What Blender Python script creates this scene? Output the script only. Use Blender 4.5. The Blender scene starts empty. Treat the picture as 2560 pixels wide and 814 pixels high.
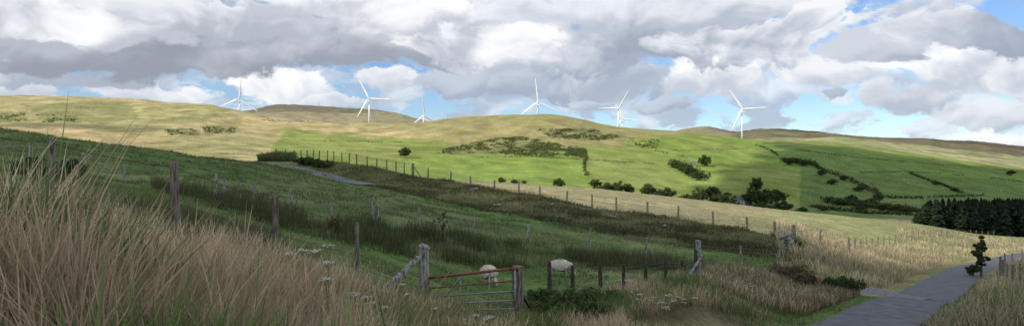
import bpy, math, random
import numpy as np
from mathutils import Vector, Matrix
rng=np.random.default_rng(7); random.seed(7)
F=1668.0; CX=1280.0; HY=407.0
scene=bpy.context.scene
scene.view_settings.view_transform='Standard'
scene.view_settings.look='None'
scene.view_settings.exposure=0

# ---------------------------------------------------------------- noise
def _h(ix,iy,s):
    v=np.sin(ix*127.1+iy*311.7+s*74.7)*43758.5453
    return v-np.floor(v)
def vnoise(x,y,s=0):
    ix=np.floor(x); iy=np.floor(y); fx=x-ix; fy=y-iy
    fx=fx*fx*(3-2*fx); fy=fy*fy*(3-2*fy)
    a=_h(ix,iy,s); b=_h(ix+1,iy,s); c=_h(ix,iy+1,s); d=_h(ix+1,iy+1,s)
    return (a*(1-fx)+b*fx)*(1-fy)+(c*(1-fx)+d*fx)*fy
def fbm(x,y,s=0,o=4):
    t=0;a=.5;n=0
    for i in range(o):
        t=t+a*vnoise(x,y,s+i*3.1); n+=a; a*=.5; x=x*2.03+11.3; y=y*2.03+5.7
    return t/n
def ss(a,b,x):
    t=np.clip((x-a)/(b-a),0,1); return t*t*(3-2*t)

# ---------------------------------------------------------------- terrain control lines (image pixel x, image pixel y, estimated depth)
def Z(z,d): return HY-z/d*F
crest=[(-600,246),(0,241),(200,243),(350,249),(420,257),(530,262),(600,277),(650,288),(740,300),(850,306),(1000,309),(1065,306),(1120,296),(1200,291),(1290,287),(1350,285),(1400,288),(1450,298),(1500,312),(1560,319),(1700,327),(1800,340),(1900,354),(2000,357),(2100,365),(2200,378),(2400,405),(2560,425),(3160,470)]
L={}
L['0']=[(-600,Z(-1.6,2)-0,-40,-1.6),(3160,0,-40,-1.8)]
L['A']=[(-600,0,2,-1.45),(1000,0,2,-1.55),(1500,0,2,-1.8),(2560,0,2,-2.2),(3160,0,2,-2.3)]
L['B']=[(-600,0,5,-.8),(0,0,5,-.95),(500,0,5,-1.2),(1000,0,5,-1.8),(1500,0,5,-2.2),(2000,0,5,-2.6),(2560,0,5,-3.0),(3160,0,5,-3.2)]
def ln(pts): return [(p[0],0,p[2],(HY-p[1])/F*p[2]) for p in pts]
L['C']=[(-600,0,9,-.5),(0,0,9,-.9)]+ln([(128,590,9),(440,636,9.5),(687,672,12),(893,712,14),(1060,752,15.5),(1200,790,14.5),(1295,805,13.5),(1375,765,17.5),(1502,750,18.5),(1743,700,23),(1900,772,22),(2050,814,21),(2300,814,21),(2400,800,20),(2560,788,20),(3160,788,20)])
L['D']=[(-600,0,26,-.2),(0,0,26,-.6),(400,0,26,-1.2)]+ln([(700,560,26),(900,600,26),(1100,665,25.5),(1220,716,25.5),(1405,708,25.5),(1600,702,25.5),(1743,690,25.5),(1900,720,26),(2000,745,26),(2120,762,26),(2250,768,26),(2400,765,26),(2560,742,26),(3160,742,26)])
L['E']=ln([(-600,380,40),(0,408,38),(208,438,34),(315,460,33),(548,495,31),(727,540,29),(933,560,29.5),(1047,575,31),(1183,595,33),(1318,615,34),(1475,632,35),(1614,650,35),(1855,662,35),(1948,676,34),(2040,695,34),(2140,728,33),(2250,733,33),(2400,735,33),(2480,728,33),(2560,712,33),(3160,712,33)])
L['G']=ln([(-600,270,70),(0,322,70),(220,355,70),(400,375,70),(480,391,72),(600,402,80),(700,412,83),(870,455,70),(1000,478,60),(1200,522,53),(1500,572,46),(1750,612,42),(1950,640,40),(2040,655,40),(2122,685,39),(2250,712,39),(2385,712,39),(2480,706,39),(2560,694,39),(3160,694,39)])
L['H']=ln([(-600,300,100),(0,335,100),(220,365,100),(400,388,100),(480,403,100),(600,410,100),(650,400,98),(690,387,95),(737,392,92),(835,405,88),(942,418,82),(1032,440,76),(1127,452,70),(1235,475,66),(1350,490,62),(1480,520,58),(1619,535,55),(1783,560,51),(1937,588,47),(1985,602,46),(2051,632,46),(2122,662,46),(2250,692,46),(2385,692,46),(2480,682,47),(2560,674,47),(3160,674,47)])
L['H2']=ln([(-600,330,118),(0,358,118),(480,415,118),(690,405,116),(835,420,113),(1032,446,108),(1170,461,104),(1350,483,98),(1619,511,92),(1783,531,88),(1937,552,84),(2000,566,76),(2122,600,72),(2200,622,72),(2300,640,72),(2440,652,72),(2520,648,72),(2560,644,72),(3160,640,72)])
L['I']=ln([(-600,350,140),(0,375,140),(480,425,140),(690,425,140),(835,435,140),(1032,448,140),(1170,453,140),(1290,460,140),(1500,473,140),(1750,500,140),(1950,524,140),(2080,537,140),(2300,562,140),(2440,588,140),(2560,596,140),(3160,600,140)])
L['J']=ln([(-600,350,270),(0,385,270),(600,425,270),(900,445,270),(1170,478,270),(1500,508,270),(1750,538,270),(1950,562,270),(2080,570,270),(2300,580,270),(2560,590,270),(3160,600,270)])
L['K']=ln([(-600,350,500),(0,368,500),(600,402,500),(700,404,500),(1000,434,500),(1170,452,500),(1400,470,500),(1500,480,500),(1620,490,500),(1750,504,500),(1850,514,500),(2000,532,500),(2200,541,500),(2300,552,500),(2560,562,500),(3160,570,500)])
L['L']=ln([(-600,310,900),(0,312,900),(300,325,900),(700,352,900),(1000,377,900),(1200,386,900),(1350,382,900),(1500,392,900),(1600,402,900),(1900,428,900),(2100,450,900),(2300,470,900),(2560,500,900),(3160,520,900)])
L['M']=[(p[0],0,1400,(HY-p[1])/F*1400) for p in crest]
L['N']=[(p[0],0,2200,(HY-(p[1]+(16 if p[0]<1850 else -4 if p[0]<2100 else -22)))/F*2200) for p in crest]
L['O']=ln([(-600,300,3200),(500,300,3200),(612,283,3200),(680,266,3200),(740,263,3200),(830,270,3200),(930,276,3200),(1000,287,3200),(1065,306,3200),(1120,318,3200),(1600,333,3200),(1690,329,3200),(1740,320,3200),(1770,318,3200),(1820,327,3200),(1845,331,3200),(1890,324,3200),(1960,324,3200),(2050,331,3200),(2100,341,3200),(2200,348,3200),(2300,347,3200),(2440,355,3200),(2560,368,3200),(3160,385,3200)])
L['P']=[(-600,0,5500,40),(3160,0,5500,20)]
L['Q']=[(-600,0,9500,-60),(3160,0,9500,-60)]
keys=list(L.keys())
PXG=np.arange(-900,3461,4.0)
def smooth(a,s=3.0):
    k=np.arange(-12,13); w=np.exp(-(k/s)**2/2); w/=w.sum()
    return np.convolve(np.pad(a,12,mode='edge'),w,mode='valid')
DT=[];ZT=[]
for k in keys:
    p=[q[0] for q in L[k]]
    sg=3.0 if k not in('M','O') else 2.2
    DT.append(smooth(np.interp(PXG,p,[q[2] for q in L[k]]),4.0)); ZT.append(smooth(np.interp(PXG,p,[q[3] for q in L[k]]),sg))
DT=np.array(DT);ZT=np.array(ZT)
KI={k:i for i,k in enumerate(keys)}
def dl(k,px): return np.interp(px,PXG,DT[KI[k]])
def wfun(y): return np.where(y>=3,y,3+(3-y))
def _gz(x,y):
    w=wfun(y); px=CX+x/w*F; px=np.clip(px,-900,3460)
    fi=(px+900)/4.0; i=np.clip(fi.astype(int),0,len(PXG)-2); t=fi-i
    D=DT[:,i]*(1-t)+DT[:,i+1]*t; ZZ=ZT[:,i]*(1-t)+ZT[:,i+1]*t
    h=np.diff(D,axis=0); s=np.diff(ZZ,axis=0)/h
    m=np.zeros_like(ZZ)
    pr=s[:-1]*s[1:]
    m[1:-1]=np.where(pr>0,2*pr/(s[:-1]+s[1:]+np.where(s[:-1]+s[1:]==0,1e-9,0)),0)
    m[0]=s[0]; m[-1]=s[-1]
    j=np.clip((D<=y).sum(0)-1,0,len(keys)-2); n=np.arange(len(y))
    hh=h[j,n]; tt=np.clip((y-D[j,n])/hh,0,1)
    t2=tt*tt;t3=t2*tt
    z=(2*t3-3*t2+1)*ZZ[j,n]+(t3-2*t2+tt)*hh*m[j,n]+(-2*t3+3*t2)*ZZ[j+1,n]+(t3-t2)*hh*m[j+1,n]
    a1=ss(6,14,y)*(1-ss(200,400,y))
    z=z+a1*((fbm(x*.7,y*.7,3,3)-.5)*.2)
    a2=ss(350,700,y)
    z=z+a2*((fbm(x/90,y/90,9,4)-.5)*15+(fbm(x/22,y/22,19,2)-.5)*3.0)*(1-.55*ss(1150,1400,y)*(1-ss(1500,1800,y)))
    return z
def gz(x,y):
    x=np.atleast_1d(np.asarray(x,float)).ravel(); y=np.atleast_1d(np.asarray(y,float)).ravel()
    out=np.empty_like(x)
    for s in range(0,len(x),120000):
        out[s:s+120000]=_gz(x[s:s+120000],y[s:s+120000])
    return out
def gz1(x,y): return float(gz([x],[y])[0])
def P(px,d,off=0.0):
    x=(px-CX)/F*d
    return Vector((x,d,gz1(x,d)+off))
def ztop(py,d): return (HY-py)/F*d
def hit(px,py,dmin=300):
    px=np.atleast_1d(np.asarray(px,float));py=np.atleast_1d(np.asarray(py,float))
    dg=np.exp(np.linspace(math.log(dmin),math.log(3300),420))
    X=((px-CX)/F)[:,None]*dg[None,:]; Y=np.broadcast_to(dg,X.shape)
    zz=gz(X.ravel(),Y.ravel()).reshape(X.shape)
    pp=HY-zz/dg*F
    ok=pp<=py[:,None]; k=np.argmax(ok,axis=1); valid=ok.any(axis=1)
    d=dg[k]; x=(px-CX)/F*d
    return np.stack([x,d,zz[np.arange(len(px)),k]],1),valid

# ---------------------------------------------------------------- helpers
def link(o): scene.collection.objects.link(o); return o
def mesh_np(name,V,Fq,col=None,mat=None,smooth_=False,mats=None,midx=None):
    me=bpy.data.meshes.new(name)
    V=np.asarray(V,np.float32);Fq=np.asarray(Fq,np.int32)
    n=Fq.shape[1]
    me.vertices.add(len(V)); me.vertices.foreach_set('co',V.ravel())
    me.loops.add(Fq.size); me.loops.foreach_set('vertex_index',Fq.ravel())
    me.polygons.add(len(Fq)); me.polygons.foreach_set('loop_start',np.arange(len(Fq),dtype=np.int32)*n)
    try: me.polygons.foreach_set('loop_total',np.full(len(Fq),n,np.int32))
    except Exception: pass
    if midx is not None: me.polygons.foreach_set('material_index',np.asarray(midx,np.int32))
    me.update(calc_edges=True)
    me.polygons.foreach_set('use_smooth',np.full(len(Fq),smooth_))
    if col is not None:
        a=me.color_attributes.new('Col','FLOAT_COLOR','POINT')
        c=np.ones((len(V),4),np.float32); c[:,:3]=col; a.data.foreach_set('color',c.ravel())
    for m in (mats or ([mat] if mat else [])): me.materials.append(m)
    return me
class MB:
    def __init__(s): s.v=[];s.f=[];s.m=[]
    def tube(s,a,b,ra,rb,n=8,m=0,cap=True,jit=0):
        a=Vector(a);b=Vector(b);ax=(b-a).normalized()
        u=ax.orthogonal().normalized();w=ax.cross(u);o=len(s.v)
        ph=random.random()*6
        jj=[1+random.uniform(-jit,jit) for _ in range(n)]
        for c,r in((a,ra),(b,rb)):
            for i in range(n):
                t=ph+i*2*math.pi/n; s.v.append(c+(u*math.cos(t)+w*math.sin(t))*r*jj[i])
        for i in range(n):
            s.f.append((o+i,o+(i+1)%n,o+n+(i+1)%n,o+n+i)); s.m.append(m)
        if cap:
            s.f.append(tuple(o+n+i for i in range(n))); s.m.append(m)
            s.f.append(tuple(o+n-1-i for i in range(n))); s.m.append(m)
    def box(s,c,sx,sy,sz,rot=0,m=0):
        o=len(s.v);R=Matrix.Rotation(rot,3,'Z')
        for z in(-1,1):
            for x,y in((-1,-1),(1,-1),(1,1),(-1,1)):
                s.v.append(Vector(c)+R@Vector((x*sx/2,y*sy/2,z*sz/2)))
        for q in((0,3,2,1),(4,5,6,7),(0,1,5,4),(1,2,6,5),(2,3,7,6),(3,0,4,7)):
            s.f.append(tuple(o+i for i in q)); s.m.append(m)
    def obj(s,name,mats,smooth_=False,parent=None):
        me=bpy.data.meshes.new(name); me.from_pydata([tuple(v) for v in s.v],[],s.f)
        me.polygons.foreach_set('material_index',s.m)
        for q in mats: me.materials.append(q)
        if smooth_: me.polygons.foreach_set('use_smooth',[True]*len(s.f))
        me.update(); o=link(bpy.data.objects.new(name,me))
        if parent: o.parent=parent
        return o

# ---------------------------------------------------------------- materials
def newmat(name):
    m=bpy.data.materials.new(name); m.use_nodes=True; nt=m.node_tree; b=nt.nodes['Principled BSDF']
    b.inputs['Roughness'].default_value=.85
    b.inputs['Specular IOR Level'].default_value=.2
    return m,nt,b
def noise_mat(name,c1,c2,scale=5,rough=.85,metal=0,bump=0,stretch=(1,1,1),detail=4,lo=.35,hi=.65):
    m,nt,b=newmat(name); N=nt.nodes;K=nt.links
    tc=N.new('ShaderNodeTexCoord');mp=N.new('ShaderNodeMapping');mp.inputs['Scale'].default_value=stretch
    n=N.new('ShaderNodeTexNoise');n.inputs['Scale'].default_value=scale;n.inputs['Detail'].default_value=detail
    r=N.new('ShaderNodeValToRGB');r.color_ramp.elements[0].position=lo;r.color_ramp.elements[1].position=hi
    r.color_ramp.elements[0].color=(*c1,1);r.color_ramp.elements[1].color=(*c2,1)
    K.new(tc.outputs['Object'],mp.inputs[0]);K.new(mp.outputs[0],n.inputs['Vector']);K.new(n.outputs['Fac'],r.inputs[0]);K.new(r.outputs[0],b.inputs['Base Color'])
    b.inputs['Roughness'].default_value=rough;b.inputs['Metallic'].default_value=metal
    if bump:
        bp=N.new('ShaderNodeBump');bp.inputs['Strength'].default_value=bump;bp.inputs['Distance'].default_value=.02
        K.new(n.outputs['Fac'],bp.inputs['Height']);K.new(bp.outputs[0],b.inputs['Normal'])
    return m
def attr_mat(name,transl=.0):
    m,nt,b=newmat(name);N=nt.nodes;K=nt.links
    a=N.new('ShaderNodeAttribute');a.attribute_name='Col'; src=a.outputs['Color']
    K.new(src,b.inputs['Base Color'])
    if transl:
        t=N.new('ShaderNodeBsdfTranslucent');K.new(src,t.inputs['Color']);mx=N.new('ShaderNodeMixShader');mx.inputs[0].default_value=transl
        K.new(b.outputs[0],mx.inputs[1]);K.new(t.outputs[0],mx.inputs[2]);K.new(mx.outputs[0],nt.nodes['Material Output'].inputs['Surface'])
    return m
wood=noise_mat('weathered_wood',(.07,.058,.045),(.26,.23,.18),9,.9,bump=.6,stretch=(4,4,.6))
wood_dark=noise_mat('dark_wood',(.03,.025,.02),(.1,.085,.065),9,.9,bump=.6,stretch=(4,4,.6))
wood_pale=noise_mat('lichened_wood',(.09,.08,.07),(.42,.41,.38),6,.9,bump=.5,stretch=(3,3,.8))
wire=noise_mat('galvanised_wire',(.12,.11,.1),(.3,.3,.3),20,.6,metal=.3)
rwire=noise_mat('rusty_wire',(.05,.03,.025),(.12,.08,.06),20,.8)
redpaint=noise_mat('rusty_red_paint',(.18,.06,.042),(.36,.15,.1),7,.7)
galv=noise_mat('galvanised_steel',(.2,.21,.22),(.38,.39,.4),10,.5,metal=.5)
stone=noise_mat('limestone',(.1,.1,.085),(.36,.35,.32),4,.95,bump=.7)
white=noise_mat('turbine_white',(.76,.77,.78),(.82,.83,.84),.05,.5)
grassmat=attr_mat('grass_blades',.35)
leafmat=attr_mat('foliage',.2)

# ground material
gm,nt,b=newmat('ground_cover');N=nt.nodes;K=nt.links
a=N.new('ShaderNodeAttribute');a.attribute_name='Col';geo=N.new('ShaderNodeNewGeometry')
src=a.outputs['Color'];hs=[]
for sc,det,var in((.03,7,.26),(.45,4,.3),(7,3,.3)):
    n=N.new('ShaderNodeTexNoise');n.inputs['Scale'].default_value=sc;n.inputs['Detail'].default_value=det
    K.new(geo.outputs['Position'],n.inputs['Vector'])
    mr=N.new('ShaderNodeMapRange');mr.inputs[1].default_value=.3;mr.inputs[2].default_value=.7;mr.inputs[3].default_value=1-var;mr.inputs[4].default_value=1+var
    K.new(n.outputs['Fac'],mr.inputs[0])
    vm=N.new('ShaderNodeVectorMath');vm.operation='SCALE';K.new(src,vm.inputs[0]);K.new(mr.outputs[0],vm.inputs['Scale']);src=vm.outputs[0];hs.append(n.outputs['Fac'])
K.new(src,b.inputs['Base Color'])
b1=N.new('ShaderNodeBump');b1.inputs['Strength'].default_value=.7;b1.inputs['Distance'].default_value=1.2;K.new(hs[1],b1.inputs['Height'])
b2=N.new('ShaderNodeBump');b2.inputs['Strength'].default_value=.5;b2.inputs['Distance'].default_value=.06;K.new(hs[2],b2.inputs['Height']);K.new(b1.outputs[0],b2.inputs['Normal'])
K.new(b2.outputs[0],b.inputs['Normal']);b.inputs['Roughness'].default_value=.95;b.inputs['Specular IOR Level'].default_value=.05

# ---------------------------------------------------------------- road centre lines
def ribbon_path(pts,step=.6):
    c=[Vector(((p[0]-CX)/F*p[1],p[1],0)) for p in pts]; out=[]
    for i in range(len(c)-1):
        p0=c[max(i-1,0)];p1=c[i];p2=c[i+1];p3=c[min(i+2,len(c)-1)]
        n=max(3,int((p2-p1).length/step))
        for k in range(n):
            t=k/n; out.append(.5*((2*p1)+(p2-p0)*t+(2*p0-5*p1+4*p2-p3)*t*t+(3*p1-p0-3*p2+p3)*t**3))
    out.append(c[-1]); return out
road_c=ribbon_path([(1900,12),(2060,17),(2178,21.5),(2262,27),(2335,34),(2385,45),(2440,58),(2525,73),(2640,88),(2800,105)])
side_c=ribbon_path([(2110,33.5),(2160,32.5),(2210,31),(2285,29.5)])
track_c=ribbon_path([(640,84),(690,83),(740,79),(800,75),(870,69),(930,65)],1.0)
RC=np.array([(p.x,p.y) for p in road_c]);SC=np.array([(p.x,p.y) for p in side_c])
def distpath(x,y,C):
    out=np.full(len(x),1e3); m=(y<130)&(y>3)
    if m.any():
        xs=x[m];ys=y[m];r=np.full(len(xs),1e3)
        for i in range(len(C)):
            r=np.minimum(r,(xs-C[i,0])**2+(ys-C[i,1])**2)
        out[m]=np.sqrt(r)
    return out
def make_ribbon(name,path,w,mat,lift):
    V=[];Fc=[];nc=9
    cz=gz([p.x for p in path],[p.y for p in path])
    cz=smooth(cz,3.0)
    for i,p in enumerate(path):
        t=(path[min(i+1,len(path)-1)]-path[max(i-1,0)]).normalized();nrm=Vector((t.y,-t.x,0))
        for k in range(nc):
            s=(k/(nc-1)-.5); jw=w*(1+random.uniform(-.035,.035)) if k in(0,nc-1) else w
            q=p+nrm*s*jw
            V.append((q.x,q.y,cz[i]+lift+.04*(1-(2*s)**2)))
    for i in range(len(path)-1):
        for k in range(nc-1):
            o=i*nc+k; Fc.append((o,o+1,o+nc+1,o+nc))
    link(bpy.data.objects.new(name,mesh_np(name,V,Fc,mat=mat,smooth_=True)))

# ---------------------------------------------------------------- ground sheet
rows=np.concatenate([np.linspace(-40,1.5,22),np.exp(np.linspace(math.log(2),math.log(9500),900))])
cols=np.linspace(-1.24,1.24,1050)
Yg=np.repeat(rows[:,None],len(cols),1);Xg=cols[None,:]*wfun(Yg)
X=Xg.ravel();Y=Yg.ravel();Zg=gz(X,Y)
RCz=smooth(gz(RC[:,0],RC[:,1]),3.0)
dr=distpath(X,Y,RC)
m=(dr<4.0)
idx=np.where(m)[0]
for s in range(0,len(idx),20000):
    ii=idx[s:s+20000]; d2=(X[ii,None]-RC[None,:,0])**2+(Y[ii,None]-RC[None,:,1])**2
    kk=d2.argmin(1); w=1-ss(1.5,3.8,dr[ii]); Zg[ii]=Zg[ii]*(1-w)+RCz[kk]*w-.05*(dr[ii]<1.25)
px=CX+X/np.maximum(wfun(Y),.1)*F; py=HY-Zg/np.maximum(Y,1)*F
def inpoly(x,y,poly):
    r=np.zeros(len(x),bool);n=len(poly)
    for i in range(n):
        x1,y1=poly[i];x2,y2=poly[(i+1)%n]
        c=((y1>y)!=(y2>y)); 
        with np.errstate(divide='ignore',invalid='ignore'):
            r^=c&(x<(x2-x1)*(y-y1)/((y2-y1) if y2!=y1 else 1e-9)+x1)
    return r
def C3(*c): return np.array(c,float)
col=np.zeros((len(X),3))
dC=dl('C',px);dE=dl('E',px);dG=dl('G',px);dH=dl('H',px);dI=dl('I',px)
n1=fbm(X*.25,Y*.25,1,4);n2=fbm(X*.9,Y*.9,2,3);nf=fbm(X/60,Y/60,5,5);nf2=fbm(X/16,Y/16,6,4);n3=fbm(X*.08,Y*.08,14,4);nb=fbm(X/140,Y/140,33,4)
def mixc(c,t,k): 
    t=np.clip(t,0,1)[:,None]; return c*(1-t)+np.asarray(k)[None,:]*t
litter=C3(.2,.175,.095);green=C3(.115,.185,.052);dkgreen=C3(.07,.095,.035);bank=C3(.095,.09,.042);tan=C3(.37,.33,.19)
fieldc=mixc(np.tile(green,(len(X),1)),ss(.45,.7,n1)*.65,C3(.19,.215,.095))
fieldc=mixc(fieldc,ss(.45,.62,n3)*.55,C3(.17,.19,.085))
fieldc=mixc(fieldc,ss(.5,.72,n2)*.5,C3(.075,.115,.036))
col[:]=litter
m=Y>=dC; col[m]=fieldc[m]
w=1-ss(-.5,1.2,Y-dC); col=mixc(col,w,litter)
w=ss(1850,1960,px)*(1-ss(2600,2700,px))*(Y<33); col=mixc(col,w*.8,C3(.11,.17,.05))
w=np.exp(-((Y-(dE-2.0))/2.6)**2)*ss(400,520,px)*(1-ss(1690,1800,px)); col=mixc(col,w*.85*ss(.3,.5,n1),dkgreen)
w=ss(-3,1,Y-dG+6*(n1-.5))*ss(690,1050,px)*(1-ss(1985,2030,px))*(Y<dH+1); col=mixc(col,w*.88,bank)
w=ss(1980,2050,px)*(Y>30)*(Y<75); col=mixc(col,w*.8,C3(.26,.225,.12))
t=np.tile(tan,(len(X),1)); t=mixc(t,ss(.42,.66,n1)*.5,C3(.26,.26,.115)); t=mixc(t,ss(.45,.6,n3)*.4,C3(.3,.27,.14)); t=mixc(t,ss(1750,2250,px)*.6,C3(.2,.26,.08))
mm=(Y>dH)&(Y<dI+25)&(px<2040); col[mm]=t[mm]
mm=(Y>74)&(Y<dI+25)&(px>=2040); col[mm]=t[mm]
far=Y>(dI+25)
gb=np.interp(px,[0,650,720,850,1000,1200,1500,1600,1700,1900,2560],[430,420,322,316,340,380,366,345,333,325,330])
g=ss(-9,9,py-gb+(nf-.5)*60+(nb-.5)*40)
tanh=C3(.42,.335,.17); olive=C3(.26,.24,.1); lush=C3(.18,.24,.052)
base=np.tile(tanh,(len(X),1)); base=mixc(base,ss(.42,.6,nf)*.6,C3(.28,.265,.11)); base=mixc(base,ss(.48,.6,nb)*.55,C3(.24,.26,.1))
base=mixc(base,ss(980,1120,px)*.75,olive)
base=mixc(base,ss(.5,.68,nf2)*.35*(px<1000),C3(.5,.41,.23)); base=mixc(base,ss(.52,.62,1-nf2)*.3,C3(.2,.17,.08))
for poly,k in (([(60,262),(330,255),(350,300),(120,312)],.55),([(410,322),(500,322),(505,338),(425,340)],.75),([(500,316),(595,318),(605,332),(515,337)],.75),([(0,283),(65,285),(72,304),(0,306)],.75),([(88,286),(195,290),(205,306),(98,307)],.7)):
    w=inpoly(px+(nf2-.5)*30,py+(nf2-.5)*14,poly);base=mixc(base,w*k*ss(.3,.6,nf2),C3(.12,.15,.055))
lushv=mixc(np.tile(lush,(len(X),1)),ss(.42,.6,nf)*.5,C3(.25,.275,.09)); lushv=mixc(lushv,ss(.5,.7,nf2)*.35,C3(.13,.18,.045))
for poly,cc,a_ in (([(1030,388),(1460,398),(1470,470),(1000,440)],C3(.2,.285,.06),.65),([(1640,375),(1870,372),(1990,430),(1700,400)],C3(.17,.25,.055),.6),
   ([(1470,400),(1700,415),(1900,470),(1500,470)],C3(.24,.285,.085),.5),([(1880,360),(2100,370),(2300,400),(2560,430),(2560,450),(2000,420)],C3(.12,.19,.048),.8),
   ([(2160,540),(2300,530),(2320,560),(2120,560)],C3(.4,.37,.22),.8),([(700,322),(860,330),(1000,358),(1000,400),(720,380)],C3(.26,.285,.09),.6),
   ([(2000,420),(2560,450),(2560,560),(2000,540)],C3(.09,.145,.042),.75),([(2190,500),(2300,497),(2300,528),(2200,522)],C3(.17,.21,.08),.6)):  # right hillside green darkened here to deepen its shade
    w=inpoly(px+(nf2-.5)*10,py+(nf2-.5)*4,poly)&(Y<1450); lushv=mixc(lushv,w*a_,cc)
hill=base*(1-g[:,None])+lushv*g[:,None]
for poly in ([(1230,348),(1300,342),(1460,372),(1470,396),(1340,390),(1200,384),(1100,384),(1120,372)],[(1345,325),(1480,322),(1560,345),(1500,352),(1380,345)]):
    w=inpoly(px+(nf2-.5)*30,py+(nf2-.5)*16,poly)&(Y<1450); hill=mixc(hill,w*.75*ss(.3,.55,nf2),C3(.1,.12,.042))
m2=ss(1420,1600,Y); moor=np.tile(C3(.15,.125,.075),(len(X),1)); moor=mixc(moor,ss(.45,.58,nf)*.7,C3(.1,.09,.06)); moor=mixc(moor,ss(.52,.62,nb)*.5,C3(.2,.2,.09)); moor=mixc(moor,(1-ss(1050,1200,px)),C3(.26,.23,.14))
moor=mixc(moor,(ss(1680,1700,px)*(1-ss(1815,1850,px)))*.8,C3(.26,.23,.14))
mid=np.tile(C3(.25,.27,.115),(len(X),1)); mid=mixc(mid,ss(.45,.6,nf),C3(.34,.3,.17)); mid=mixc(mid,ss(.5,.6,nb)*.6,C3(.14,.15,.07))
kk_=ss(2330,2480,Y+(nf-.5)*300)[:,None]
moor=moor*kk_+mid*(1-kk_)
hill=hill*(1-m2[:,None])+moor*m2[:,None]
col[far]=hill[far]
V=np.stack([X,Y,Zg],1);nr,ncg=len(rows),len(cols)
i0=(np.arange(nr-1)[:,None]*ncg+np.arange(ncg-1)[None,:]).ravel()
Fq=np.stack([i0,i0+1,i0+ncg+1,i0+ncg],1)
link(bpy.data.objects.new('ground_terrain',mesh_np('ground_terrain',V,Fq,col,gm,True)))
del V,Fq,Xg,Yg

asph=noise_mat('asphalt',(.075,.082,.094),(.145,.153,.168),2.2,.8,bump=.3,detail=8,lo=.3,hi=.7)
grav=noise_mat('gravel',(.1,.103,.11),(.24,.24,.245),6,.95,bump=.6,detail=8)
make_ribbon('country_road',road_c,2.75,asph,.0)
make_ribbon('gravel_lay_by',side_c,2.6,grav,.03)
make_ribbon('gravel_track',track_c,2.2,grav,.10)

# ---------------------------------------------------------------- grass
def blades(name,x,y,h,w,lean,colr,S=4,profile=None,windx=.25,mat=None,topcol=None,z=None,low=.45):
    n=len(x); z=gz(x,y) if z is None else z
    az=rng.uniform(0,2*np.pi,n); ld=rng.uniform(0,2*np.pi,n)
    wl=windx*rng.uniform(-.6,1.6,n)
    lx=np.cos(ld)*lean+wl*h*.6; ly=np.sin(ld)*lean
    prof=np.array(profile if profile else np.linspace(1,.1,S+1))
    V=np.zeros((n,S+1,2,3),np.float32);Cc=np.zeros((n,S+1,2,3),np.float32)
    for k in range(S+1):
        t=k/S; cx=x+lx*t**1.8; cy=y+ly*t**1.8; cz=z-.03+h*(t-.12*t*t*(np.abs(lx)+np.abs(ly))/np.maximum(h,.01))
        ww=w*prof[k]/2
        V[:,k,0]=np.stack([cx-np.cos(az)*ww,cy-np.sin(az)*ww,cz],1);V[:,k,1]=np.stack([cx+np.cos(az)*ww,cy+np.sin(az)*ww,cz],1)
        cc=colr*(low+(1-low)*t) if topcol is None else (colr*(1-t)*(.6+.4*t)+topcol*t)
        Cc[:,k,0]=cc;Cc[:,k,1]=cc
    V=V.reshape(-1,3);b0=(np.arange(n)*(S+1)*2)[:,None]+np.arange(S)[None,:]*2
    b0=b0.ravel();Fq=np.stack([b0,b0+1,b0+3,b0+2],1)
    return V,Fq,Cc.reshape(-1,3)
def joinb(name,parts,mat):
    o=0;Vs=[];Fs=[];Cs=[]
    for V,Fq,Cc in parts: Vs.append(V);Fs.append(Fq+o);Cs.append(Cc);o+=len(V)
    return link(bpy.data.objects.new(name,mesh_np(name,np.concatenate(Vs),np.concatenate(Fs),np.concatenate(Cs),mat)))
def pick(pal,n,var=.25):
    pal=np.array(pal);c=pal[rng.integers(0,len(pal),n)]; return c*(1+rng.uniform(-var,var,(n,1)))
def okroad(x,y,r=1.6):
    return (distpath(x,y,RC)>r)&(distpath(x,y,SC)>1.5)
straw=[(.66,.52,.34),(.6,.43,.3),(.72,.59,.38),(.5,.39,.25),(.62,.45,.34),(.48,.43,.24)]
greenb=[(.14,.2,.065),(.12,.18,.055),(.19,.23,.085),(.1,.155,.045)]
def sample(n,p0,p1,d0,d1,pw=1.0):
    pxs=rng.uniform(p0,p1,n); t=rng.uniform(0,1,n)**pw
    a_=d0(pxs) if callable(d0) else np.full(n,float(d0)); b_=d1(pxs) if callable(d1) else np.full(n,float(d1))
    d=a_+(b_-a_)*t; return (pxs-CX)/F*d,d,pxs
parts=[]
x,y,p=sample(78000,-250,1330,2.6,lambda q:dl('C',q)+.6)
cl=fbm(x*1.1,y*1.1,31,3); keep=rng.uniform(0,1,len(x))<ss(.4,.58,cl)*.88+.08
x,y,p,cl=x[keep],y[keep],p[keep],cl[keep]
hm=np.interp(p,[-250,200,440,700,1060,1330],[.78,.72,.52,.5,.42,.34]); near=1-ss(4,9,y); hm=hm+near*np.interp(p,[0,500,1000],[.0,.1,.15])
h=hm*rng.uniform(.35,1.1,len(x))*(.25+1.45*fbm(x*.9,y*.9,8,3)); tall=rng.uniform(0,1,len(x))<.035; h[tall]*=1.4
c=pick(straw,len(x),.32); tone=ss(.38,.62,fbm(x*.5,y*.5,91,2))[:,None]; c=c*(.75+.42*tone)
gp_=fbm(x*.7,y*.7,55,3)+rng.uniform(-.12,.12,len(x)); gmix=gp_>np.interp(p,[0,500,900,1330],[.66,.6,.52,.45]); c[gmix]=pick(greenb,gmix.sum())*1.2
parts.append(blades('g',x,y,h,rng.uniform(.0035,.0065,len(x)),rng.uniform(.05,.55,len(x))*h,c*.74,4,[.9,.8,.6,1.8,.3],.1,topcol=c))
x,y,p=sample(74000,-250,1330,2.8,lambda q:dl('C',q)+.8)
c=pick(greenb+straw[:3],len(x))
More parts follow.
